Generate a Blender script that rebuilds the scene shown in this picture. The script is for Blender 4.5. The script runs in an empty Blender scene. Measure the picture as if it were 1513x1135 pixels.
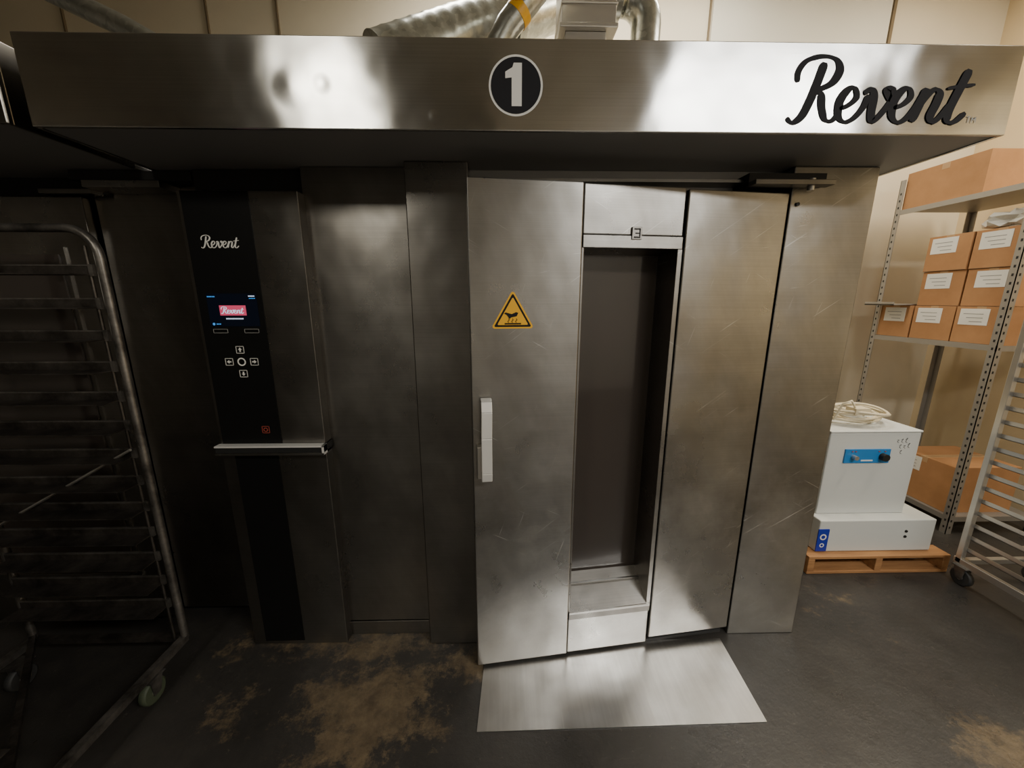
import bpy, math, random, bmesh
from mathutils import Vector, Matrix
random.seed(4)
scene = bpy.context.scene
COL = scene.collection

# ---------------------------------------------------------------- materials
def newmat(name):
    m = bpy.data.materials.new(name); m.use_nodes = True
    nt = m.node_tree; b = nt.nodes["Principled BSDF"]
    return m, nt, b
def plain(name, col, rough=.5, metal=0, emis=None, es=1, coat=0, spec=None):
    m, nt, b = newmat(name)
    b.inputs["Base Color"].default_value = (*col, 1)
    b.inputs["Roughness"].default_value = rough
    b.inputs["Metallic"].default_value = metal
    if spec is not None: b.inputs["Specular IOR Level"].default_value = spec
    if coat: b.inputs["Coat Weight"].default_value = coat
    if emis:
        b.inputs["Emission Color"].default_value = (*emis, 1)
        b.inputs["Emission Strength"].default_value = es
    return m
def N(nt, t, **k):
    n = nt.nodes.new(t)
    for a, v in k.items(): setattr(n, a, v)
    return n
def noise(nt, vec, scale, detail=4, rough=.6, mapscale=None, rot=None):
    L = nt.links
    if rot:
        mr = N(nt, "ShaderNodeMapping"); mr.inputs["Rotation"].default_value = rot
        L.new(vec, mr.inputs[0]); vec = mr.outputs[0]
    if mapscale:
        mp = N(nt, "ShaderNodeMapping"); mp.inputs["Scale"].default_value = mapscale
        L.new(vec, mp.inputs[0]); vec = mp.outputs[0]
    n = N(nt, "ShaderNodeTexNoise"); n.inputs["Scale"].default_value = scale
    n.inputs["Detail"].default_value = detail; n.inputs["Roughness"].default_value = rough
    L.new(vec, n.inputs["Vector"]); return n.outputs["Fac"]
def ramp(nt, fac, stops):
    r = N(nt, "ShaderNodeValToRGB"); e = r.color_ramp.elements
    while len(e) < len(stops): e.new(.5)
    for i, (p, c) in enumerate(stops):
        e[i].position = p
        e[i].color = (*c, 1) if isinstance(c, tuple) else (c, c, c, 1)
    nt.links.new(fac, r.inputs[0]); return r.outputs[0]
def mrange(nt, v, a, b, c, d):
    r = N(nt, "ShaderNodeMapRange")
    for i, x in enumerate((a, b, c, d)): r.inputs[i+1].default_value = x
    nt.links.new(v, r.inputs[0]); return r.outputs[0]
def math_(nt, op, a, b=None):
    m = N(nt, "ShaderNodeMath", operation=op)
    for i, x in enumerate((a, b)):
        if x is None: continue
        if isinstance(x, (int, float)): m.inputs[i].default_value = x
        else: nt.links.new(x, m.inputs[i])
    return m.outputs[0]
def blob(nt, vec, c, r, s=(1, 1, 1)):
    """soft 0..1 spot around point c of radius r"""
    v = N(nt, "ShaderNodeVectorMath", operation='SUBTRACT'); v.inputs[1].default_value = c
    nt.links.new(vec, v.inputs[0])
    v2 = N(nt, "ShaderNodeVectorMath", operation='MULTIPLY'); v2.inputs[1].default_value = s
    nt.links.new(v.outputs[0], v2.inputs[0])
    l = N(nt, "ShaderNodeVectorMath", operation='LENGTH'); nt.links.new(v2.outputs[0], l.inputs[0])
    r_ = N(nt, "ShaderNodeMapRange", interpolation_type='SMOOTHSTEP')
    r_.inputs[1].default_value = r; r_.inputs[2].default_value = 0
    r_.inputs[3].default_value = 0; r_.inputs[4].default_value = 1
    nt.links.new(l.outputs["Value"], r_.inputs[0]); return r_.outputs[0]

def steel(name, c0, c1, r0, r1, aniso=.75, tan=(.03, .06, 1), brush=(1.5, 1.5, 420), dents=(), scratches=False, wob=.25, low_sheen=0, smear=0):
    m, nt, b = newmat(name); L = nt.links
    tc = N(nt, "ShaderNodeTexCoord").outputs["Object"]
    sm = noise(nt, tc, 2.0, 5, .6)
    br = noise(nt, tc, 1.0, 3, .6, brush)
    col = ramp(nt, sm, [(.32, c0), (.68, c1)])
    mx = N(nt, "ShaderNodeMix", data_type='RGBA', blend_type='MULTIPLY'); mx.inputs[0].default_value = .35
    L.new(col, mx.inputs[6]); L.new(ramp(nt, br, [(.3, .7), (.65, 1.0)]), mx.inputs[7])
    out = mx.outputs[2]
    rr = mrange(nt, noise(nt, tc, 3.5, 6, .6), .3, .7, r0, r1)
    if smear:   # greasy wipe marks: diagonal cloudy film
        g = noise(nt, tc, 1.4, 5, .6, (3.0, 3.0, 1.0), (0, .35, 0))
        gm = mrange(nt, g, .38, .68, 0, 1)
        m3 = N(nt, "ShaderNodeMix", data_type='RGBA', blend_type='MULTIPLY')
        L.new(math_(nt, 'MULTIPLY', gm, smear), m3.inputs[0]); L.new(out, m3.inputs[6]); m3.inputs[7].default_value = (.50, .46, .41, 1)
        out = m3.outputs[2]
        rr = math_(nt, 'ADD', rr, math_(nt, 'MULTIPLY', gm, .07))
    if low_sheen:   # plate and floor reflection painted in: base colour brightens towards the bottom
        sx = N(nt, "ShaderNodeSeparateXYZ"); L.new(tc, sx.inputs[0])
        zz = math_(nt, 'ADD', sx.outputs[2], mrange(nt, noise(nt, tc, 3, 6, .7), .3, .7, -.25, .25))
        k = mrange(nt, zz, .85, .05, 0, low_sheen)
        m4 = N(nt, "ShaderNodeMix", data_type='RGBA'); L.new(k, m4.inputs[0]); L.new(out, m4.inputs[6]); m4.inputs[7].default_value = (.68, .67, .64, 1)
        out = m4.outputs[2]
    if scratches:
        acc = None
        for (rot, sc, lo) in (((0, .6, 0), (3, 3, 110), .70), ((0, -.5, 0), (4, 4, 150), .71), ((0, 1.25, 0), (4, 4, 130), .71), ((0, .15, 0), (6, 6, 170), .73)):
            a = mrange(nt, noise(nt, tc, 1, 2, .5, sc, rot), lo, lo+.05, 0, 1)
            acc = a if acc is None else math_(nt, 'MAXIMUM', acc, a)
        acc = math_(nt, 'MULTIPLY', acc, mrange(nt, noise(nt, tc, 2.5, 4), .44, .58, 0, 1))
        m2 = N(nt, "ShaderNodeMix", data_type='RGBA')
        L.new(math_(nt, 'MULTIPLY', acc, .45), m2.inputs[0]); L.new(out, m2.inputs[6]); m2.inputs[7].default_value = (.8, .79, .76, 1)
        out = m2.outputs[2]
        rr = math_(nt, 'ADD', rr, math_(nt, 'MULTIPLY', acc, .15))
    L.new(out, b.inputs["Base Color"])
    b.inputs["Metallic"].default_value = 1
    L.new(rr, b.inputs["Roughness"])
    b.inputs["Anisotropic"].default_value = aniso
    cx = N(nt, "ShaderNodeCombineXYZ")
    for i in range(3): cx.inputs[i].default_value = tan[i]
    L.new(cx.outputs[0], b.inputs["Tangent"])
    h = math_(nt, 'MULTIPLY', noise(nt, tc, 3.0, 2, .5), 1.0)
    for c, r, a in dents:
        h = math_(nt, 'ADD', h, math_(nt, 'MULTIPLY', blob(nt, tc, c, r), a))
    bp = N(nt, "ShaderNodeBump"); bp.inputs["Strength"].default_value = wob; bp.inputs["Distance"].default_value = .02
    L.new(h, bp.inputs["Height"]); L.new(bp.outputs[0], b.inputs["Normal"])
    return m

M = {}
M['hood'] = steel("hood_stainless", (.64, .63, .60), (.71, .70, .675), .17, .23, .85, wob=.45,
                  dents=[((-.515, 1.244, 2.2), .035, -.15), ((-.60, 1.244, 2.19), .06, .12), ((-.2, 1.244, 2.12), .02, .05)])
M['steel'] = steel("brushed_stainless", (.29, .28, .262), (.38, .37, .35), .23, .34, .75, scratches=True, low_sheen=.7, smear=.5, wob=.4,
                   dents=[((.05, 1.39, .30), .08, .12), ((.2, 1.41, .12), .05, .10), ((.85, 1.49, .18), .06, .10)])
M['steel_dk'] = steel("shaded_stainless", (.22, .21, .195), (.30, .288, .268), .23, .33, .75, smear=.45, wob=.35)  # shade of the left facade put into a darker stainless colour
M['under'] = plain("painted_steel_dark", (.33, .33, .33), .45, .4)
M['plate'] = steel("floor_plate_steel", (.54, .53, .515), (.68, .67, .655), .25, .38, .2, tan=(1, .1, .05), brush=(60, 2, 1), scratches=True, smear=.25)
M['glass'] = plain("oven_glass", (.045, .036, .030), .14, 0, coat=.3)
M['black'] = plain("black_gloss_panel", (.005, .005, .005), .4, spec=.2)
M['blackm'] = plain("black_matte", (.008, .008, .008), .6)
M['gap'] = plain("shadow_gap_black", (.006, .006, .006), .8)  # black stands in for the shade inside gaps and recesses
M['white'] = plain("white_print", (.75, .74, .70), .5)
M['ink'] = plain("black_ink", (.018, .018, .021), .7, spec=.15)
M['greyprint'] = plain("grey_print", (.30, .30, .29), .5)
M['yellow'] = plain("warning_yellow", (.85, .44, .01), .4)
M['handle'] = plain("handle_alloy", (.80, .79, .76), .32, .4)
M['screen'] = plain("screen_glass", (.002, .003, .005), .3, emis=(.002, .004, .01), es=.5, spec=.2)
M['pink'] = plain("screen_pink", (.1, .01, .02), .4, emis=(.75, .08, .16), es=.8)
M['scrw'] = plain("screen_white", (.1, .1, .1), .4, emis=(.7, .8, 1), es=1)
M['scrb'] = plain("screen_blue", (.01, .05, .1), .4, emis=(.05, .3, .8), es=1)
M['redp'] = plain("red_print", (.35, .06, .04), .5)
M['blue'] = plain("blue_panel", (.02, .20, .50), .4)
M['bluedk'] = plain("blue_label", (.01, .03, .35), .4)
M['wmetal'] = plain("white_enamel", (.60, .61, .58), .4)
M['cream'] = plain("cream_plastic", (.62, .54, .38), .5)
M['rubber'] = plain("castor_rubber", (.03, .03, .03), .6)
M['rubberg'] = plain("castor_green_rubber", (.06, .075, .045), .6)
M['alu'] = plain("rack_aluminium", (.62, .60, .56), .36, .9)
M['zinc'] = plain("shelf_steel_grey", (.34, .32, .29), .45, .6)
M['label'] = plain("paper_label", (.78, .76, .70), .7)
M['tape'] = plain("parcel_tape", (.46, .28, .14), .35)
M['plastic'] = plain("plastic_wrap", (.7, .68, .62), .2)

def cardboard():
    m, nt, b = newmat("cardboard")
    tc = N(nt, "ShaderNodeTexCoord").outputs["Object"]
    nt.links.new(ramp(nt, noise(nt, tc, 5, 5), [(.3, (.37, .18, .072)), (.7, (.46, .235, .10))]), b.inputs["Base Color"])
    b.inputs["Roughness"].default_value = .75
    return m
M['card'] = cardboard()
def wood():
    m, nt, b = newmat("pallet_wood")
    tc = N(nt, "ShaderNodeTexCoord").outputs["Object"]
    nt.links.new(ramp(nt, noise(nt, tc, 3, 6, .7, (1, 12, 12)), [(.3, (.26, .12, .045)), (.7, (.45, .23, .09))]), b.inputs["Base Color"])
    b.inputs["Roughness"].default_value = .7
    return m
M['wood'] = wood()
def rackdark(name, a, c, rg=.42):
    m, nt, b = newmat(name)
    tc = N(nt, "ShaderNodeTexCoord").outputs["Object"]
    nt.links.new(ramp(nt, noise(nt, tc, 9, 6, .7), [(.35, a), (.7, c)]), b.inputs["Base Color"])
    b.inputs["Metallic"].default_value = .8; b.inputs["Roughness"].default_value = rg
    return m
M['rackd'] = rackdark("rack_baked_steel", (.035, .030, .026), (.15, .135, .12))
M['rackl'] = rackdark("rack_slide_steel", (.07, .064, .058), (.30, .28, .255))
def galv():
    m, nt, b = newmat("galvanised_duct")
    tc = N(nt, "ShaderNodeTexCoord").outputs["Object"]
    v = N(nt, "ShaderNodeTexVoronoi"); v.inputs["Scale"].default_value = 45
    nt.links.new(tc, v.inputs["Vector"])
    g = N(nt, "ShaderNodeSeparateColor"); nt.links.new(v.outputs["Color"], g.inputs[0])
    nt.links.new(ramp(nt, g.outputs[0], [(0, (.42, .44, .41)), (1, (.60, .62, .58))]), b.inputs["Base Color"])
    b.inputs["Metallic"].default_value = .9; b.inputs["Roughness"].default_value = .28
    return m
M['galv'] = galv()
def wallmat(name, a, c):
    m, nt, b = newmat(name)
    tc = N(nt, "ShaderNodeTexCoord").outputs["Object"]
    nt.links.new(ramp(nt, noise(nt, tc, 1.3, 5, .55), [(.3, a), (.7, c)]), b.inputs["Base Color"])
    b.inputs["Roughness"].default_value = .7
    bp = N(nt, "ShaderNodeBump"); bp.inputs["Strength"].default_value = .1
    nt.links.new(noise(nt, tc, 60, 3), bp.inputs["Height"]); nt.links.new(bp.outputs[0], b.inputs["Normal"])
    return m
M['wall'] = wallmat("wall_paint_beige", (.60, .53, .40), (.67, .60, .46))
M['wallp'] = wallmat("wall_panel_offwhite", (.62, .59, .50), (.68, .65, .56))
M['wallo'] = wallmat("wall_paint_ochre", (.56, .43, .25), (.62, .49, .30))
M['wallrear'] = wallmat("wall_unseen_pale", (.50, .47, .42), (.56, .53, .48))
M['walldark'] = wallmat("wall_unseen_dark", (.13, .122, .11), (.18, .168, .15))  # unseen walls kept dark so the steel on the left reflects less
M['ceil'] = wallmat("ceiling_paint", (.45, .43, .39), (.5, .48, .44))
M['seam'] = plain("wall_seam", (.16, .12, .07), .8)

def floormat():
    m, nt, b = newmat("worn_concrete_floor"); L = nt.links
    tc = N(nt, "ShaderNodeTexCoord").outputs["Object"]
    base = ramp(nt, noise(nt, tc, 1.8, 10, .72), [(.3, (.020, .0185, .017)), (.55, (.034, .031, .028)), (.78, (.058, .050, .042))])
    speck = noise(nt, tc, 14, 8, .75)
    patchn = noise(nt, tc, 5, 12, .8)
    masks = None
    for c, r, s, a in [((-.56, 1.20, 0), .55, (1, 1.4, 1), .95), ((-.75, 1.52, 0), .6, (.6, 3, 1), .75),
                       ((1.80, 1.00, 0), .35, (1, 1.6, 1), .8), ((-.25, 1.42, 0), .35, (1, 1.6, 1), .75), ((-1.1, 1.2, 0), .4, (1, 1.6, 1), .35), ((1.75, 1.72, 0), .45, (1, 1.5, 1), .35)]:
        k = math_(nt, 'MULTIPLY', blob(nt, tc, c, r, s), a)
        masks = k if masks is None else math_(nt, 'MAXIMUM', masks, k)
    t = math_(nt, 'ADD', math_(nt, 'MULTIPLY', masks, .30), patchn)
    pm = mrange(nt, t, .62, .72, 0, .9)
    mx = N(nt, "ShaderNodeMix", data_type='RGBA'); L.new(pm, mx.inputs[0]); L.new(base, mx.inputs[6])
    L.new(ramp(nt, speck, [(.35, (.075, .055, .034)), (.65, (.165, .122, .072))]), mx.inputs[7])
    sp = mrange(nt, noise(nt, tc, 45, 4, .7), .64, .70, 0, .4)
    mx2 = N(nt, "ShaderNodeMix", data_type='RGBA'); L.new(sp, mx2.inputs[0]); L.new(mx.outputs[2], mx2.inputs[6])
    mx2.inputs[7].default_value = (.14, .125, .10, 1)
    L.new(mx2.outputs[2], b.inputs["Base Color"])
    L.new(mrange(nt, noise(nt, tc, 3, 6), .3, .7, .22, .5), b.inputs["Roughness"])
    bp = N(nt, "ShaderNodeBump"); bp.inputs["Strength"].default_value = .3; bp.inputs["Distance"].default_value = .01
    L.new(speck, bp.inputs["Height"]); L.new(bp.outputs[0], b.inputs["Normal"])
    return m
M['floor'] = floormat()

# ---------------------------------------------------------------- mesh builder
class MB:
    def __init__(s, xf=None): s.v = []; s.f = []; s.m = []; s.mats = []; s.xf = xf; s.sm = []
    def mi(s, k):
        if k not in s.mats: s.mats.append(k)
        return s.mats.index(k)
    def add(s, vs, fs, k, smooth=False):
        o = len(s.v); i = s.mi(k)
        for p in vs:
            p = Vector(p); s.v.append(s.xf @ p if s.xf else p)
        for f in fs: s.f.append([o+a for a in f]); s.m.append(i); s.sm.append(smooth)
    def box(s, x0, x1, y0, y1, z0, z1, k):
        vs = [(x, y, z) for z in (z0, z1) for y in (y0, y1) for x in (x0, x1)]
        s.add(vs, [(0, 2, 3, 1), (4, 5, 7, 6), (0, 1, 5, 4), (2, 6, 7, 3), (0, 4, 6, 2), (1, 3, 7, 5)], k)
    def hexa(s, vs, k):  # 8 verts same order as box
        s.add(vs, [(0, 2, 3, 1), (4, 5, 7, 6), (0, 1, 5, 4), (2, 6, 7, 3), (0, 4, 6, 2), (1, 3, 7, 5)], k)
    def tube(s, pts, r, k, n=10, cap=True):
        pts = [Vector(p) for p in pts]; vs = []; fs = []
        rs = r if isinstance(r, (list, tuple)) else [r]*len(pts)
        d = (pts[1]-pts[0]).normalized()
        u = d.cross(Vector((0, 0, 1)))
        if u.length < .05: u = d.cross(Vector((1, 0, 0)))
        u.normalize()
        for i, p in enumerate(pts):
            a = pts[max(i-1, 0)]; b = pts[min(i+1, len(pts)-1)]
            d = (b-a).normalized(); u = (u-d*u.dot(d)).normalized(); w = d.cross(u)
            for j in range(n):
                t = 2*math.pi*(j+.5)/n
                vs.append(p+(u*math.cos(t)+w*math.sin(t))*rs[i])
        for i in range(len(pts)-1):
            for j in range(n):
                a = i*n+j; b = i*n+(j+1) % n
                fs.append((a, b, b+n, a+n))
        s.add(vs, fs, k, n > 4)
        if cap:
            s.add([vs[j] for j in range(n)], [tuple(range(n))[::-1]], k)
            s.add([vs[(len(pts)-1)*n+j] for j in range(n)], [tuple(range(n))], k)
    def torus(s, c, R, r, axis, k, n=24, m=8):
        c = Vector(c); a = Vector(axis).normalized()
        u = a.cross(Vector((0, 0, 1)))
        if u.length < .05: u = Vector((1, 0, 0))
        u.normalize(); w = a.cross(u); vs = []; fs = []
        for i in range(n):
            t = 2*math.pi*i/n; d = u*math.cos(t)+w*math.sin(t)
            for j in range(m):
                q = 2*math.pi*j/m
                vs.append(c+d*(R+r*math.cos(q))+a*r*math.sin(q))
        for i in range(n):
            for j in range(m):
                fs.append((i*m+j, ((i+1) % n)*m+j, ((i+1) % n)*m+(j+1) % m, i*m+(j+1) % m))
        s.add(vs, fs, k, True)
    def poly(s, pts, y, t, k):   # flat xz polygon facing -y with thickness t
        n = len(pts)
        vs = [(x, y-t, z) for x, z in pts]+[(x, y, z) for x, z in pts]
        s.add(vs, [tuple(range(n))]+[(i, i+n, (i+1) % n+n, (i+1) % n) for i in range(n)], k)
    def ring(s, cx, cz, R, r, y, t, k, n=40, asp=1):
        o = [(cx+R*math.cos(2*math.pi*i/n), cz+asp*R*math.sin(2*math.pi*i/n)) for i in range(n)]
        q = [(cx+r*math.cos(2*math.pi*i/n), cz+asp*r*math.sin(2*math.pi*i/n)) for i in range(n)]
        vs = [(x, y-t, z) for x, z in o+q]
        s.add(vs, [(i, (i+1) % n, (i+1) % n+n, i+n) for i in range(n)], k)
    def stroke(s, pts, w0, w1, y, k, fx):   # calligraphic ribbon, fx maps glyph units to (x,z)
        P = [Vector(p) for p in pts]; Q = []
        for i in range(len(P)-1):
            a = P[max(i-1, 0)]; b = P[i]; c = P[i+1]; d = P[min(i+2, len(P)-1)]
            for j in range(8):
                t = j/8
                Q.append(.5*((2*b)+(c-a)*t+(2*a-5*b+4*c-d)*t*t+(3*b-a-3*c+d)*t*t*t))
        Q.append(P[-1]); vs = []
        for i, p in enumerate(Q):
            d = (Q[min(i+1, len(Q)-1)]-Q[max(i-1, 0)])
            if d.length < 1e-6: d = Vector((1, 0))
            d.normalize(); nrm = Vector((-d.y, d.x))
            w = w0+(w1-w0)*abs(d.dot(Vector((.25, .97))))**1.5
            if d.y > .3: w = w0+(w-w0)*.55          # up-strokes stay thin
            e = min(1, .55+min(i, len(Q)-1-i)*.2)
            for sg in (1, -1):
                x, z = fx(p+nrm*w*e*.5*sg); vs.append((x, y, z))
        s.add(vs, [(2*i, 2*i+1, 2*i+3, 2*i+2) for i in range(len(Q)-1)], k)
    def make(s, name, parent=None, bevel=0):
        me = bpy.data.meshes.new(name); me.from_pydata([tuple(v) for v in s.v], [], s.f)
        for k in s.mats: me.materials.append(M[k])
        for p, i, q in zip(me.polygons, s.m, s.sm): p.material_index = i; p.use_smooth = q
        me.update()
        ob = bpy.data.objects.new(name, me); COL.objects.link(ob)
        if parent: ob.parent = parent
        if bevel:
            b = ob.modifiers.new("Bevel", 'BEVEL'); b.width = bevel; b.segments = 2; b.limit_method = 'ANGLE'
            b.harden_normals = False
        return ob
def empty(name):
    e = bpy.data.objects.new(name, None); COL.objects.link(e); e.empty_display_size = .1; return e

GLYPH = [
 [(10, 62), (9, 78), (20, 94), (44, 101), (66, 97), (75, 82), (68, 64), (52, 54), (36, 51)],
 [(49, 92), (43, 66), (34, 34), (24, 10), (10, 0), (0, 8)],
 [(36, 51), (50, 45), (55, 24), (63, 6), (75, 4), (86, 18)],
 [(84, 22), (98, 28), (109, 40), (104, 54), (93, 51), (83, 34), (84, 12), (95, 2), (109, 7), (122, 24), (128, 44)],
 [(120, 46), (131, 53), (137, 42), (137, 18), (141, 3), (153, 14), (166, 36), (166, 54), (157, 51), (164, 38), (176, 30)],
 [(172, 24), (187, 30), (197, 42), (192, 54), (181, 51), (171, 34), (172, 12), (183, 2), (196, 8), (208, 26), (217, 48)],
 [(221, 55), (215, 34), (206, 3)],
 [(208, 14), (220, 38), (233, 53), (243, 48), (241, 32), (235, 12), (241, 3), (252, 12), (264, 32)],
 [(284, 84), (274, 54), (264, 20), (266, 4), (278, 4), (292, 18)],
 [(254, 55), (272, 58), (298, 61)],
]
def lettering(mb, x0, z0, w, h, y, k, wt=1):
    fx = lambda p: (x0+p[0]/298*w, z0+p[1]/100*h)
    for i, g in enumerate(GLYPH):
        mb.stroke(g, 5*wt, 13.5*wt if i != 9 else 5.5*wt, y-.0002*i*(h/.17), k, fx)

# ---------------------------------------------------------------- room shell
def slab(name, *a, k):
    mb = MB(); mb.box(*a, k); return mb.make(name)
slab("floor", -4.2, 3.98, -3.2, 3.5, -.1, 0, k='floor')
slab("ceiling", -4.2, 3.98, -3.2, 3.5, 4.1, 4.2, k='ceil')
mb = MB(); mb.box(-4.2, 3.98, 3.4, 3.5, 0, 4.1, 'wall')
mb.box(1.60, 2.98, 3.392, 3.40, 2.4, 4.1, 'wallp')
mb.make("wall_back")
for i, x in enumerate((-3.25, -2.2, -1.68, 1.58, 3.0)):
    w = .012 if i < 4 else .022
    mb = MB(); mb.box(x-w/2, x+w/2, 3.385, 3.4, 0, 4.1, 'seam'); mb.make("trim_%d" % (i+1))
slab("wall_right", 3.90, 3.98, -3.2, 3.4, 0, 4.1, k='wallo')
slab("wall_left", -4.2, -4.1, -3.2, 3.4, 0, 4.1, k='walldark')
mb = MB(); mb.box(-4.1, -.1, -3.2, -3.1, 0, 4.1, 'walldark'); mb.box(-.1, 3.9, -3.2, -3.1, 0, 4.1, 'wallrear')  # unseen rear wall: dark and pale halves shape the reflections in the steel
mb.make("wall_rear")

# ---------------------------------------------------------------- rack oven
oven = empty("rack_oven")
HY, HB, HT = 1.244, 2.084, 2.317
mb = MB()
mb.box(-1.345, 1.51, HY, HY+.012, HB, HT, 'hood')
mb.box(-1.345, -1.333, HY+.012, 1.70, HB, HT, 'hood')
mb.box(1.498, 1.51, HY+.012, 1.70, HB, HT, 'hood')
mb.make("hood_canopy", oven, .003)
mb = MB()
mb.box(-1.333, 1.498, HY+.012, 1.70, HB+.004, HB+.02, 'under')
mb.box(-1.333, 1.498, HY+.012, 1.70, HT-.03, HT-.015, 'steel_dk')
mb.make("hood_soffit", oven)
mb = MB(); cx, cz = .037, 2.199
mb.ring(cx, cz, .0775, 0.0001, HY, .001, 'white')
mb.ring(cx, cz, .0715, 0.0001, HY, .002, 'ink')
mb.poly([(cx-.012, cz-.052), (cx+.017, cz-.052), (cx+.017, cz+.056), (cx-.006, cz+.056), (cx-.010, cz+.045), (cx-.030, cz+.034), (cx-.030, cz+.018), (cx-.012, cz+.020)], HY, .003, 'white')
mb.make("number_badge", oven)
mb = MB(); lettering(mb, .835, 2.112, .545, .168, HY-.0015, 'ink', 1.05)
for a in [[(0, 10), (7, 10)], [(3.5, 10), (3.5, 0)], [(10, 0), (10, 10), ], [(10, 10), (13.5, 4)], [(13.5, 4), (17, 10)], [(17, 10), (17, 0)]]:
    mb.stroke(a, 1.3, 1.6, HY-.002, 'greyprint', lambda p: (1.378+p[0]*.0016, 2.116+p[1]*.0016))
mb.make("hood_lettering", oven)

mb = MB()
mb.box(-1.18, 1.40, 1.70, 3.1, 0.0, 2.315, 'steel_dk')
mb.make("oven_body", oven, .004)
mb = MB()
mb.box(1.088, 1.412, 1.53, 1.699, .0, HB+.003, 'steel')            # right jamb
mb.box(-.358, -.128, 1.505, 1.699, .0, HB+.003, 'steel_dk')            # centre post
mb.make("facade_posts", oven, .004)
mb = MB()
mb.box(-.76, -.358, 1.571, 1.69, .075, HB+.003, 'steel_dk')
mb.box(-.76, -.358, 1.566, 1.69, .0, .072, 'steel_dk')
mb.make("side_panel", oven, .002)
mb = MB()
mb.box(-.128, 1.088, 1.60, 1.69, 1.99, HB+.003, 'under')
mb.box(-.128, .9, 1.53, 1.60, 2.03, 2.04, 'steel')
mb.box(-.128, 1.088, 1.66, 1.69, 0, 1.99, 'gap')
mb.make("door_header", oven)
mb = MB()
mb.box(.90, 1.19, 1.455, 1.50, 2.005, 2.022, 'steel_dk')
mb.box(.90, 1.19, 1.50, 1.60, 2.012, 2.055, 'blackm')
mb.tube([(1.12, 1.48, 1.99), (1.12, 1.48, 2.03)], .012, 'alu')
mb.tube([(1.115, 1.531, 1.955), (1.115, 1.524, 1.955)], .007, 'blackm')
mb.make("hinge_arm", oven, .002)

# door leaf: local x 0..1.21 along width, y 0 front
ang = math.atan2(1.525-1.377, 1.20)
XF = Matrix.Translation((-.122, 1.372, 0)) @ Matrix.Rotation(ang, 4, 'Z')
z0, z1 = .02, 2.0
mb = MB(XF)
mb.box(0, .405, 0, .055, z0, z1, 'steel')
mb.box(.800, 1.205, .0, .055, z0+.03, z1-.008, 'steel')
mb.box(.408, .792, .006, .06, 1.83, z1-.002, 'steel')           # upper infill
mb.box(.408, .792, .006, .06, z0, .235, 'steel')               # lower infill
mb.make("door_leaf", oven, .004)
mb = MB(XF)
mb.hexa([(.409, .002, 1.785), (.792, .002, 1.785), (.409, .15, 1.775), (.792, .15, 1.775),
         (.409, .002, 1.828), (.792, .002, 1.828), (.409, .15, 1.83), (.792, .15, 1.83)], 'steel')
mb.hexa([(.409, .0, .20), (.792, .0, .20), (.409, .15, .20), (.792, .15, .20),
         (.409, .0, .238), (.792, .0, .238), (.409, .15, .335), (.792, .15, .335)], 'steel_dk')
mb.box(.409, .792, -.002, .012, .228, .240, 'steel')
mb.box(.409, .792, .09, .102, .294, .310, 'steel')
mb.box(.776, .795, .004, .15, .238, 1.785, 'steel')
mb.box(.405, .414, .004, .15, .238, 1.785, 'steel_dk')
mb.box(.597, .622, -.004, .004, 1.820, 1.825, 'blackm')
mb.box(.617, .622, -.004, .004, 1.825, 1.848, 'blackm')
mb.box(.597, .622, -.004, .008, 1.848, 1.853, 'blackm')
mb.box(.602, .618, -.004, .004, 1.834, 1.838, 'blackm')
mb.box(.590, .628, -.002, .006, 1.815, 1.858, 'steel_dk')
mb.make("window_frame", oven, .0015)
mb = MB(XF); mb.box(.414, .776, .145, .155, .25, 1.78, 'glass'); mb.make("door_glass", oven)
mb = MB(XF)
mb.box(.405, .4085, .012, .05, z0, z1-.01, 'gap'); mb.box(.7925, .8, .02, .05, z0, z1-.01, 'gap')  # shade in the leaf joints laid in as black strips
mb.box(.0, 1.19, .02, .05, .006, .02, 'rubber')
mb.make("door_seal_and_gaps", oven)
mb = MB(XF)
hp = [(.05, -.052, .925), (.05, -.058, .96), (.05, -.060, 1.10), (.052, -.058, 1.20), (.052, -.045, 1.238), (.052, -.02, 1.245)]
for i in range(len(hp)-1):
    (xa, ya, za), (xb, yb, zb) = hp[i], hp[i+1]
    w = .020
    mb.hexa([(xa-w, ya, za), (xa+w, ya, za), (xa-w, ya+.018, za), (xa+w, ya+.018, za),
             (xb-w, yb, zb), (xb+w, yb, zb), (xb-w, yb+.018, zb-.002), (xb+w, yb+.018, zb-.002)], 'handle')
mb.box(.015, .048, -.034, .0, .93, 1.06, 'alu')
mb.box(.034, .070, -.034, .0, 1.19, 1.235, 'alu')
mb.make("door_handle", oven, .006)
mb = MB(XF); cx, zc, R = .155, 1.545, .076
def tri(R_, rr):
    out = []
    for k_ in range(3):
        a = math.pi/2+k_*2*math.pi/3
        c = (cx+(R_-rr*2)*math.cos(a), zc+(R_-rr*2)*math.sin(a))
        for j in range(-3, 4):
            t = a+j*math.pi/9; out.append((c[0]+rr*math.cos(t), c[1]+rr*math.sin(t)))
    return out
mb.poly(tri(.092, .008), 0, .001, 'yellow'); mb.poly(tri(.080, .004), 0, .0016, 'ink'); mb.poly(tri(.066, .003), 0, .0022, 'yellow')
mb.poly([(cx-.032, zc+.008), (cx-.026, zc+.012), (cx-.004, zc+.006), (cx+.012, zc+.013), (cx+.020, zc+.010), (cx+.014, zc-.002), (cx-.006, zc-.006), (cx-.012, zc-.012), (cx-.016, zc-.006), (cx-.022, zc+.002)], 0, .003, 'ink')
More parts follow.
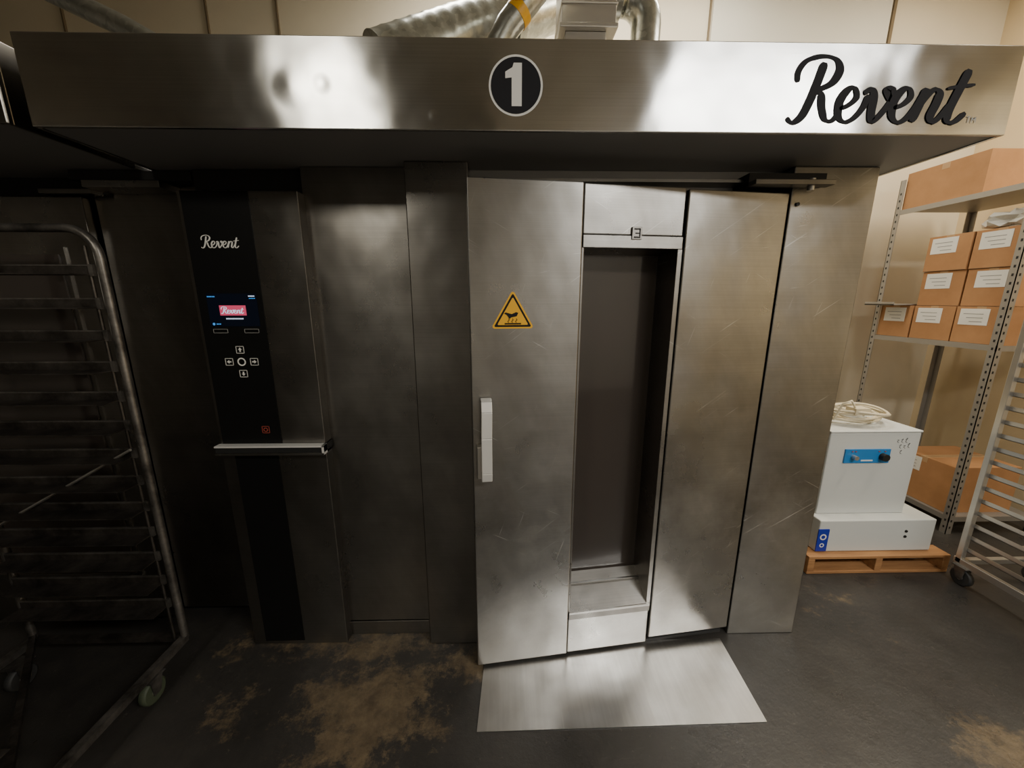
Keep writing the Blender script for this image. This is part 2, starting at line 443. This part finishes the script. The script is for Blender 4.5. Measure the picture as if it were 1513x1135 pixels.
for i in range(3):
    x = cx-.016+i*.014
    mb.stroke([(x, zc-.010), (x+.003, zc-.015), (x-.002, zc-.020), (x+.001, zc-.025)], .0025, .0025, -.003, 'ink', lambda p: (p[0], p[1]))
mb.box(cx-.030, cx+.030, -.003, 0, zc-.031, zc-.026, 'ink')
mb.make("hot_surface_sticker", oven)

# control column
CY = 1.52
mb = MB()
mb.box(-1.19, -.753, CY, 1.69, 1.012, 1.99, 'steel_dk')
mb.box(-1.19, -.753, CY, 1.69, .0, .968, 'steel_dk')
mb.box(-1.18, -.76, 1.60, 1.69, .968, HB, 'gap')
mb.make("control_column", oven, .003)
mb = MB()
mb.box(-1.175, -.932, CY-.003, CY, 1.014, 1.988, 'black')
mb.box(-1.135, -.955, CY-.003, CY, .02, .965, 'black')
mb.make("black_fascia", oven)
mb = MB()
mb.box(-1.192, -.748, CY-.03, CY+.06, .982, 1.010, 'blackm')
mb.box(-1.192, -.748, CY-.034, CY-.0, 1.006, 1.013, 'handle')
mb.box(-1.192, -.748, CY-.034, CY-.030, .972, .982, 'steel')
mb.box(-.756, -.748, CY-.034, CY+.0, .972, 1.013, 'handle')
mb.make("column_grip", oven, .001)
mb = MB(); y = CY-.0035
mb.box(-1.142, -.952, y-.001, y, 1.50, 1.625, 'screen')
mb.box(-1.098, -.998, y-.002, y, 1.542, 1.580, 'pink')
lettering(mb, -1.093, 1.549, .088, .026, y-.003, 'scrw', 1.0)
for i in range(14):
    x = -1.078+i*.0048
    mb.box(x, x+.003, y-.002, y, 1.527, 1.532, 'scrw')
for i in range(5): mb.box(-1.138+i*.006, -1.134+i*.006, y-.002, y, 1.611, 1.615, 'scrb')
for i in range(4): mb.box(-.982+i*.006, -.977+i*.006, y-.002, y, 1.613, 1.617, 'scrw'); mb.box(-.980+i*.006, -.976+i*.006, y-.002, y, 1.605, 1.608, 'scrb')
mb.ring(-1.128, 1.509, .005, .0001, y, .002, 'scrb', 14)
for i in range(3): mb.box(-1.118+i*.006, -1.114+i*.006, y-.002, y, 1.507, 1.511, 'scrb')
mb.make("display_screen", oven)
mb = MB()
lettering(mb, -1.128, 1.79, .142, .045, y-.001, 'white', .9)
def frame(xc, zc_, w, h, t, k='greyprint'):
    mb.box(xc-w, xc+w, y-.001, y, zc_+h-t, zc_+h, k); mb.box(xc-w, xc+w, y-.001, y, zc_-h, zc_-h+t, k)
    mb.box(xc-w, xc-w+t, y-.001, y, zc_-h, zc_+h, k); mb.box(xc+w-t, xc+w, y-.001, y, zc_-h, zc_+h, k)
frame(-1.108, 1.482, .028, .008, .0015); frame(-.988, 1.482, .028, .008, .0015)
bx, bz = -1.045, 1.360
for dx, dz in ((0, .048), (0, -.048), (-.049, 0), (.049, 0)):
    frame(bx+dx, bz+dz, .0155, .0145, .0018, 'white')
    d = Vector((dx, dz)).normalized(); n_ = Vector((-d.y, d.x)); c = Vector((bx+dx, bz+dz))
    P = [c+d*.009, c+n_*.007, c+n_*.0025, c+n_*.0025-d*.008, c-n_*.0025-d*.008, c-n_*.0025, c-n_*.007]
    mb.poly([tuple(p) for p in P], y, .0015, 'white')
mb.ring(bx, bz, .0165, .0115, y, .0015, 'white', 28)
frame(-.990, 1.075, .015, .015, .0018, 'redp'); mb.ring(-.990, 1.075, .009, .006, y, .0015, 'redp', 20)
mb.make("keypad_graphics", oven)

# ---------------------------------------------------------------- neighbouring oven
ov2 = empty("rack_oven.001")
mb = MB()
mb.box(-1.66, -1.195, 1.70, 1.78, .05, HB, 'steel_dk')
mb.box(-2.9, -1.672, 1.66, 1.74, .03, 2.0, 'steel_dk')
mb.box(-1.672, -1.66, 1.72, 1.78, .03, 2.0, 'gap')
mb.box(-2.9, -1.195, 1.745, 1.80, .0, HB+.1, 'blackm')
mb.make("facade_panels", ov2, .003)
mb = MB(); mb.box(-2.45, -1.80, 1.645, 1.655, .3, 1.78, 'glass')
mb.box(-2.47, -1.78, 1.652, 1.66, .27, 1.81, 'steel_dk'); mb.make("door_window", ov2)
mb = MB(); mb.box(-1.60, -1.31, 1.60, 1.70, 2.02, 2.045, 'steel'); mb.box(-1.66, -1.2, 1.62, 1.70, 2.05, HB, 'blackm')
mb.box(-1.80, -1.60, 1.63, 1.68, 2.005, 2.022, 'steel_dk'); mb.make("hinge_arm", ov2, .002)
mb = MB(); mb.box(-2.9, -1.385, HY-.02, HY-.008, HB, HT-.02, 'steel_dk'); mb.box(-1.397, -1.385, HY-.008, 1.60, HB, HT-.02, 'steel_dk')
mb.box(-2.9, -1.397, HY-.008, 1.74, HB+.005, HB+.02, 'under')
mb.box(-1.388, -1.383, HY-.024, HY-.018, HB, HB+.12, 'handle')
mb.make("hood_canopy", ov2, .003)
mb = MB(); mb.box(-2.9, -1.20, 1.80, 3.1, .0, 2.25, 'steel_dk'); mb.make("oven_body", ov2)

# ---------------------------------------------------------------- floor plate
mb = MB()
mb.add([(-.11, 1.118, .001), (1.012, 1.130, .001), (1.035, 1.50, .001), (-.09, 1.50, .001), (-.11, 1.118, .005), (1.012, 1.130, .005), (1.035, 1.50, .005), (-.09, 1.50, .005)],
       [(0, 3, 2, 1), (4, 5, 6, 7), (0, 1, 5, 4), (1, 2, 6, 5), (2, 3, 7, 6), (3, 0, 4, 7)], 'plate')
mb.make("floor_ramp_plate")

# ---------------------------------------------------------------- racks
def castor(mb, x, y, k='rubber', R=.05):
    mb.tube([(x-.014, y, R), (x-.011, y, R), (x+.011, y, R), (x+.014, y, R)], [R-.006, R, R, R-.006], k, 20)
    mb.tube([(x-.017, y, R), (x+.017, y, R)], .016, 'alu', 12)
    for s_ in (-1, 1):
        mb.hexa([(x+s_*.02-.002, y-.015, R-.01), (x+s_*.02+.002, y-.015, R-.01), (x+s_*.02-.002, y+.015, R-.01), (x+s_*.02+.002, y+.015, R-.01),
                 (x+s_*.02-.002, y-.02, 2*R+.012), (x+s_*.02+.002, y-.02, 2*R+.012), (x+s_*.02-.002, y+.035, 2*R+.012), (x+s_*.02+.002, y+.035, 2*R+.012)], 'rackl')
    mb.box(x-.03, x+.03, y-.03, y+.04, 2*R+.010, 2*R+.016, 'rackl')

r1 = empty("sheet_pan_rack")
X0, X1, Y0, Y1, ZB, ZT = -2.08, -1.425, .80, 1.435, .135, 1.845
mb = MB()
for yy in (Y0, Y1):
    path = [(X1, yy, ZB)]
    rr = .10
    path.append((X1, yy, ZT-rr))
    for j in range(1, 8):
        a = j/7*math.pi/2; path.append((X1-rr+rr*math.cos(a), yy, ZT-rr+rr*math.sin(a)))
    for j in range(0, 8):
        a = math.pi/2+j/7*math.pi/2; path.append((X0+rr+rr*math.cos(a), yy, ZT-rr+rr*math.sin(a)))
    path.append((X0, yy, ZB))
    mb.tube(path, .015, 'rackl' if yy == Y1 else 'rackd', 8)
mb.tube([(X1-.035, Y1-.012, ZB), (X1-.035, Y1-.012, ZT-.06)], .006, 'rackd', 6)
for xx in (X0, X1):
    mb.tube([(xx, Y0, ZB), (xx, Y1, ZB)], .02, 'rackl', 4)
for yy in (Y0, Y1): mb.tube([(X0, yy, ZB), (X1, yy, ZB)], .018, 'rackd', 4)
mb.tube([((X0+X1)/2, Y0, ZT), ((X0+X1)/2, Y1, ZT)], .012, 'rackd', 6)
mb.tube([(X1-.02, Y0+.02, ZB+.02), (X0, Y1, ZB+.02)], .014, 'rackd', 4)
mb.tube([(X0+.02, Y1-.03, .70), (X1-.02, Y1-.03, 1.035)], .0055, 'alu', 6)
mb.make("frame", r1)
mb = MB()
for i in range(13):
    z = .315+i*.1145
    for yy, sg in ((Y1, -1), (Y0, 1)):
        a, b_ = sorted((yy+sg*.012, yy+sg*.016)); mb.box(X0+.01, X1-.02, a, b_, z-.004, z+.030, 'rackd')
        a, b_ = sorted((yy+sg*.010, yy+sg*.018)); mb.box(X0+.01, X1-.02, a, b_, z+.028, z+.033, 'rackl')  # paler strip paints the light caught along the slide's upper edge
        a, b_ = sorted((yy+sg*.012, yy+sg*.085)); mb.box(X0+.01, X1-.03, a, b_, z-.004, z, 'rackd')
        mb.box(X1-.032, X1-.016, min(yy+sg*.01, yy+sg*.02), max(yy+sg*.01, yy+sg*.02), z-.006, z+.034, 'rackl')
mb.make("pan_slides", r1)
mb = MB()
castor(mb, X1-.01, Y1-.17, 'rubberg'); castor(mb, X0+.04, Y1-.1); castor(mb, X1-.01, Y0+.08); castor(mb, X0+.04, Y0+.08)
mb.make("castors", r1)

r2 = empty("sheet_pan_rack.001")
mb = MB(); X0, X1, Y0, Y1, ZB, ZT = 2.62, 3.05, 1.20, 1.86, .125, 1.75
for xx in (X0, X1):
    for yy in (Y0, Y1): mb.box(xx-.013, xx+.013, yy-.013, yy+.013, ZB, ZT, 'alu')
    mb.box(xx-.013, xx+.013, Y0, Y1+.02, ZB-.01, ZB+.028, 'alu'); mb.box(xx-.013, xx+.013, Y0, Y1, ZT, ZT+.026, 'alu')
for yy in (Y0, Y1): mb.box(X0, X1, yy-.013, yy+.013, ZB-.01, ZB+.02, 'alu'); mb.box(X0, X1, yy-.013, yy+.013, ZT, ZT+.026, 'alu')
mb.make("frame", r2, .002)
mb = MB()
z = .20
while z < 1.7:
    for xx, sg in ((X0, 1), (X1, -1)):
        a, b_ = sorted((xx+sg*.014, xx+sg*.018)); mb.box(a, b_, Y0-.03, Y1+.03, z-.002, z+.022, 'alu')
        a, b_ = sorted((xx+sg*.014, xx+sg*.05)); mb.box(a, b_, Y0-.03, Y1+.03, z-.002, z+.001, 'alu')
    z += .0762
mb.make("pan_slides", r2)
mb = MB()
for xx in (X0, X1):
    for yy in (Y0+.06, Y1-.03): castor(mb, xx, yy)
mb.make("castors", r2)

# ---------------------------------------------------------------- shelving with cartons
sh = empty("storage_shelving")
SX0, SX1, SY0, SY1 = 3.08, 3.70, 2.30, 3.14
mb = MB()
for xx in (SX0, SX1):
    for yy in (SY0, SY1):
        sx = 1 if xx == SX0 else -1; sy = 1 if yy == SY0 else -1
        a, b_ = sorted((xx, xx+sx*.04)); c, d = sorted((yy, yy+sy*.004)); mb.box(a, b_, c, d, 0, 2.5, 'zinc')
        a, b_ = sorted((xx, xx+sx*.004)); c, d = sorted((yy, yy+sy*.04)); mb.box(a, b_, c, d, 0, 2.5, 'zinc')
        for i in range(48):
            z = .05+i*.05
            if sy == 1: mb.box(xx+sx*.02-.005, xx+sx*.02+.005, yy-.001, yy, z-.008, z+.008, 'blackm')
            if sx == 1: mb.box(xx-.001, xx, yy+sy*.02-.005, yy+sy*.02+.005, z-.008, z+.008, 'blackm')
for z in (.13, 1.32, 2.28):
    mb.box(SX0+.004, SX1-.004, SY0+.004, SY1-.004, z-.006, z, 'zinc')
    mb.box(SX0+.001, SX0+.006, SY0, SY1, z-.035, z, 'zinc'); mb.box(SX0, SX1, SY0+.001, SY0+.006, z-.035, z, 'zinc')
mb.make("frame", sh)
def carton(x0, x1, y0, y1, z0, z1, label=True):
    mb = MB(); mb.box(x0, x1, y0, y1, z0, z1, 'card')
    xm, ym = (x0+x1)/2, (y0+y1)/2
    mb.box(x0-.0008, x1+.0008, ym-.025, ym+.025, z1-.04, z1+.0008, 'tape')
    mb.box(x0-.0012, x0, y0+.002, y1-.002, z0+.001, z0+.003, 'seam')
    mb.box(x0+.01, x1-.01, ym-.0015, ym+.0015, z1, z1+.0016, 'seam')
    if label:
        l0 = y1-.02-random.random()*.04; w = .16; t = z1-.015
        mb.box(x0-.002, x0, l0-w, l0, t-.105, t, 'label')
        for q in range(3): mb.box(x0-.0026, x0, l0-w+.03, l0-.02-.02*q, t-.03-q*.025, t-.035-q*.025, 'greyprint')
    mb.make("cardboard_box", None, .003)
yr = [(SY0+.006, SY0+.275), (SY0+.285, SY0+.55), (SY0+.56, SY0+.80)]
for r in range(3):
    for c in range(3 if r == 0 else 2):
        j = random.uniform(0, .02)
        carton(SX0+.012+j, SX0+.42+j, yr[c][0], yr[c][1], 1.32+r*.241, 1.32+r*.241+.239)
carton(SX0+.02, SX0+.5, SY0+.30, SY0+.81, 2.28, 2.54, False)
carton(SX0+.03, SX0+.5, SY0+.06, SY0+.46, .13, .47, True)
mb = MB(); mb.box(SX0-.12, SX0+.3, SY0+.58, SY0+.82, 1.562, 1.572, 'zinc'); mb.box(SX0-.12, SX0-.115, SY0+.58, SY0+.82, 1.562, 1.585, 'zinc')
mb.make("baking_tray", None, .002)
# crumpled plastic bag on the cartons
bm = bmesh.new(); bmesh.ops.create_icosphere(bm, subdivisions=3, radius=1)
for v in bm.verts:
    k = 1+random.uniform(-.22, .22)
    v.co = Vector((v.co.x*.16*k, v.co.y*.15*k, max(v.co.z, -.5)*.075*k))
me = bpy.data.meshes.new("plastic_bag"); bm.to_mesh(me); me.materials.append(M['plastic'])
ob = bpy.data.objects.new("plastic_bag", me); COL.objects.link(ob); ob.location = (SX0+.18, SY0+.16, 2.088)

# ---------------------------------------------------------------- machine on pallet
mb = MB()
PX0, PX1, PY0, PY1 = 1.80, 2.66, 1.93, 2.72
for i in range(6):
    yy = PY0+i*(PY1-PY0-.1)/5; mb.box(PX0, PX1, yy, yy+.1, .098, .116, 'wood')
for xx in (PX0, (PX0+PX1)/2-.02, PX1-.04): mb.box(xx, xx+.04, PY0, PY1, .018, .098, 'wood')
for yy in (PY0, PY1-.1): mb.box(PX0, PX1, yy, yy+.1, 0, .018, 'wood')
mb.make("wooden_pallet", None, .003)
dm = empty("white_control_cabinet")
mb = MB()
mb.box(1.87, 2.575, 1.975, 2.62, .118, .325, 'wmetal')
mb.box(1.90, 2.44, 2.05, 2.50, .325, .845, 'wmetal')
mb.box(1.895, 2.445, 2.045, 2.505, .845, .858, 'wmetal')
mb.make("cabinet", dm, .006)
mb = MB()
mb.box(2.00, 2.27, 2.042, 2.05, .66, .745, 'blue')
for x, r in ((2.05, .013), (2.225, .022)): mb.tube([(x, 2.045, .70), (x, 2.015, .70)], r, 'blackm' if r > .02 else 'alu', 16)
for x in (2.04, 2.06, 2.20, 2.235): mb.box(x-.004, x+.004, 2.038, 2.042, .73, .735, 'redp')
mb.box(2.10, 2.17, 2.04, 2.042, .672, .680, 'white')
mb.box(1.865, 1.93, 1.970, 1.975, .125, .27, 'bluedk')
mb.ring(1.897, .22, .02, .012, 1.970, .001, 'white', 20); mb.ring(1.897, .165, .014, .008, 1.970, .001, 'white', 20)
for x, z in ((2.40, .25), (2.40, .215)): mb.tube([(x, 1.976, z), (x, 1.970, z)], .008, 'blackm', 10)
for x, z, t in ((2.30, .80, 0), (2.325, .80, 1), (2.35, .80, 2), (2.32, .765, 1), (2.345, .765, 0), (2.37, .768, 2), (2.33, .73, 1)):
    mb.stroke([(x, z), (x+.012, z+.006*t), (x+.004, z-.01), (x+.015, z-.018)], .002, .0025, 2.049, 'ink', lambda p: (p[0], p[1]))
mb.make("front_controls", dm)
mb = MB()
mb.torus((2.52, 2.35, .40), .055, .014, (.2, 1, 0), 'cream')
mb.torus((2.53, 2.42, .42), .05, .014, (.3, 1, .1), 'cream')
mb.make("hose", dm)
mb = MB()
for k_ in range(7):
    pts = []
    a0 = random.random()*6; R = random.uniform(.08, .16); cxx = 2.17+random.uniform(-.05, .05); cyy = 2.24+random.uniform(-.04, .04)
    for j in range(26):
        t = a0+j/25*6.0; pts.append((cxx+R*1.15*math.cos(t), cyy+R*.8*math.sin(t), .882+k_*.010+.012*math.sin(t*2+k_)))
    mb.tube(pts, .008, 'cream', 8)
mb.tube([(2.00, 2.16, .89), (2.01, 2.13, 1.0), (2.05, 2.12, 1.02), (2.10, 2.13, .96), (2.18, 2.12, .94)], .006, 'cream', 8)
mb.box(2.07, 2.16, 2.10, 2.17, .94, .975, 'cream')
mb.make("cable_coil", None)

# ---------------------------------------------------------------- ducts above
def spiral(mb, p0, p1, r, k='galv', rings=10, n=28):
    p0, p1 = Vector(p0), Vector(p1); pts = []; rs = []
    for i in range(rings*4+1):
        t = i/(rings*4); pts.append(p0.lerp(p1, t)); rs.append(r*(1.02 if i % 4 == 0 else 1))
    mb.tube(pts, rs, k, n)
mb = MB()
spiral(mb, (-.60, 2.15, 2.72), (.0, 2.50, 3.12), .13)
mb.tube([(.0, 2.50, 3.12), (.04, 2.525, 3.147)], .15, 'galv', 28)
spiral(mb, (.04, 2.525, 3.147), (.40, 2.78, 3.40), .13, rings=4)
mb.tube([(-.60, 2.15, 2.72), (-.66, 2.13, 2.60), (-.68, 2.13, 2.33)], .13, 'galv', 28)
mb.make("exhaust_duct")
mb = MB()
mb.tube([(-.02, 1.95, 2.33), (-.02, 1.95, 2.70), (.02, 1.93, 2.75), (.22, 1.93, 2.97), (.42, 1.93, 3.27)], .055, 'galv', 20)
mb.tube([(.055, 1.93, 2.787), (.080, 1.93, 2.815)], .057, 'yellow', 20)
mb.make("vent_pipe")
mb = MB()
mb.box(.28, .54, 2.12, 2.36, 2.875, 3.3, 'alu'); mb.box(.27, .55, 2.11, 2.37, 2.865, 2.885, 'alu'); mb.box(.30, .50, 2.14, 2.34, 2.33, 2.865, 'alu')
mb.box(.275, .545, 2.112, 2.368, 2.96, 2.97, 'alu')
mb.make("duct_plenum_box", None, .004)
mb = MB()
pts = [(.60, 2.3, 3.10), (.62, 2.3, 3.10)]+[(.62+.12*math.sin(a), 2.3, 2.98+.12*math.cos(a)) for a in [i/8*math.pi/2 for i in range(9)]]+[(.74, 2.3, 2.33)]
mb.tube(pts, .075, 'galv', 24); mb.tube([(.555, 2.3, 3.10), (.60, 2.3, 3.10)], .09, 'galv', 24)
mb.make("elbow_duct")
mb = MB()
mb.tube([(-2.35, 2.1, 3.1), (-1.70, 2.05, 2.80), (-1.45, 2.02, 2.66), (-1.40, 2.02, 2.58), (-1.40, 2.02, 2.33)], .045, 'galv', 16)
mb.make("vent_pipe")

# ---------------------------------------------------------------- lights
def lamp(name, loc, size, power, col, hang=False):
    mb = MB(); x, y, z = loc
    top = 4.1 if not hang else z+.08
    mb.box(x-size[0]/2-.04, x+size[0]/2+.04, y-size[1]/2-.04, y+size[1]/2+.04, z+.01, top, 'wmetal')
    if hang:
        for s_ in (-1, 1): mb.tube([(x+s_*size[0]*.35, y, top), (x+s_*size[0]*.35, y, 4.1)], .006, 'alu', 6)
    mb.make("ceiling_light")
    l = bpy.data.lights.new(name, 'AREA'); l.shape = 'RECTANGLE'; l.size, l.size_y = size; l.energy = power; l.color = col
    o = bpy.data.objects.new(name, l); COL.objects.link(o); o.location = loc
lamp("fluorescent_main", (2.3, -1.2, 3.25), (1.8, .35), 132, (.99, .98, .94), True)
lamp("fluorescent_left", (-1.45, -1.3, 3.25), (.55, 1.0), 40, (1, .94, .80), True)
lamp("fluorescent_back", (.6, 2.75, 3.98), (2.4, .3), 80, (1, .94, .82))
lamp("fluorescent_side", (3.0, 1.9, 3.98), (.3, 1.2), 88, (1, .90, .72))
w = bpy.data.worlds.new("world"); scene.world = w; w.use_nodes = True
w.node_tree.nodes["Background"].inputs[0].default_value = (.5, .47, .42, 1); w.node_tree.nodes["Background"].inputs[1].default_value = .02

# ---------------------------------------------------------------- camera
cam = bpy.data.cameras.new("camera"); co = bpy.data.objects.new("camera", cam); COL.objects.link(co)
cam.sensor_width = 36; cam.lens = 560/1513*36; cam.clip_start = .02
co.location = (0, 0, 1.6); co.rotation_euler = (math.radians(90-12.48), 0, math.radians(-1.2))
scene.camera = co
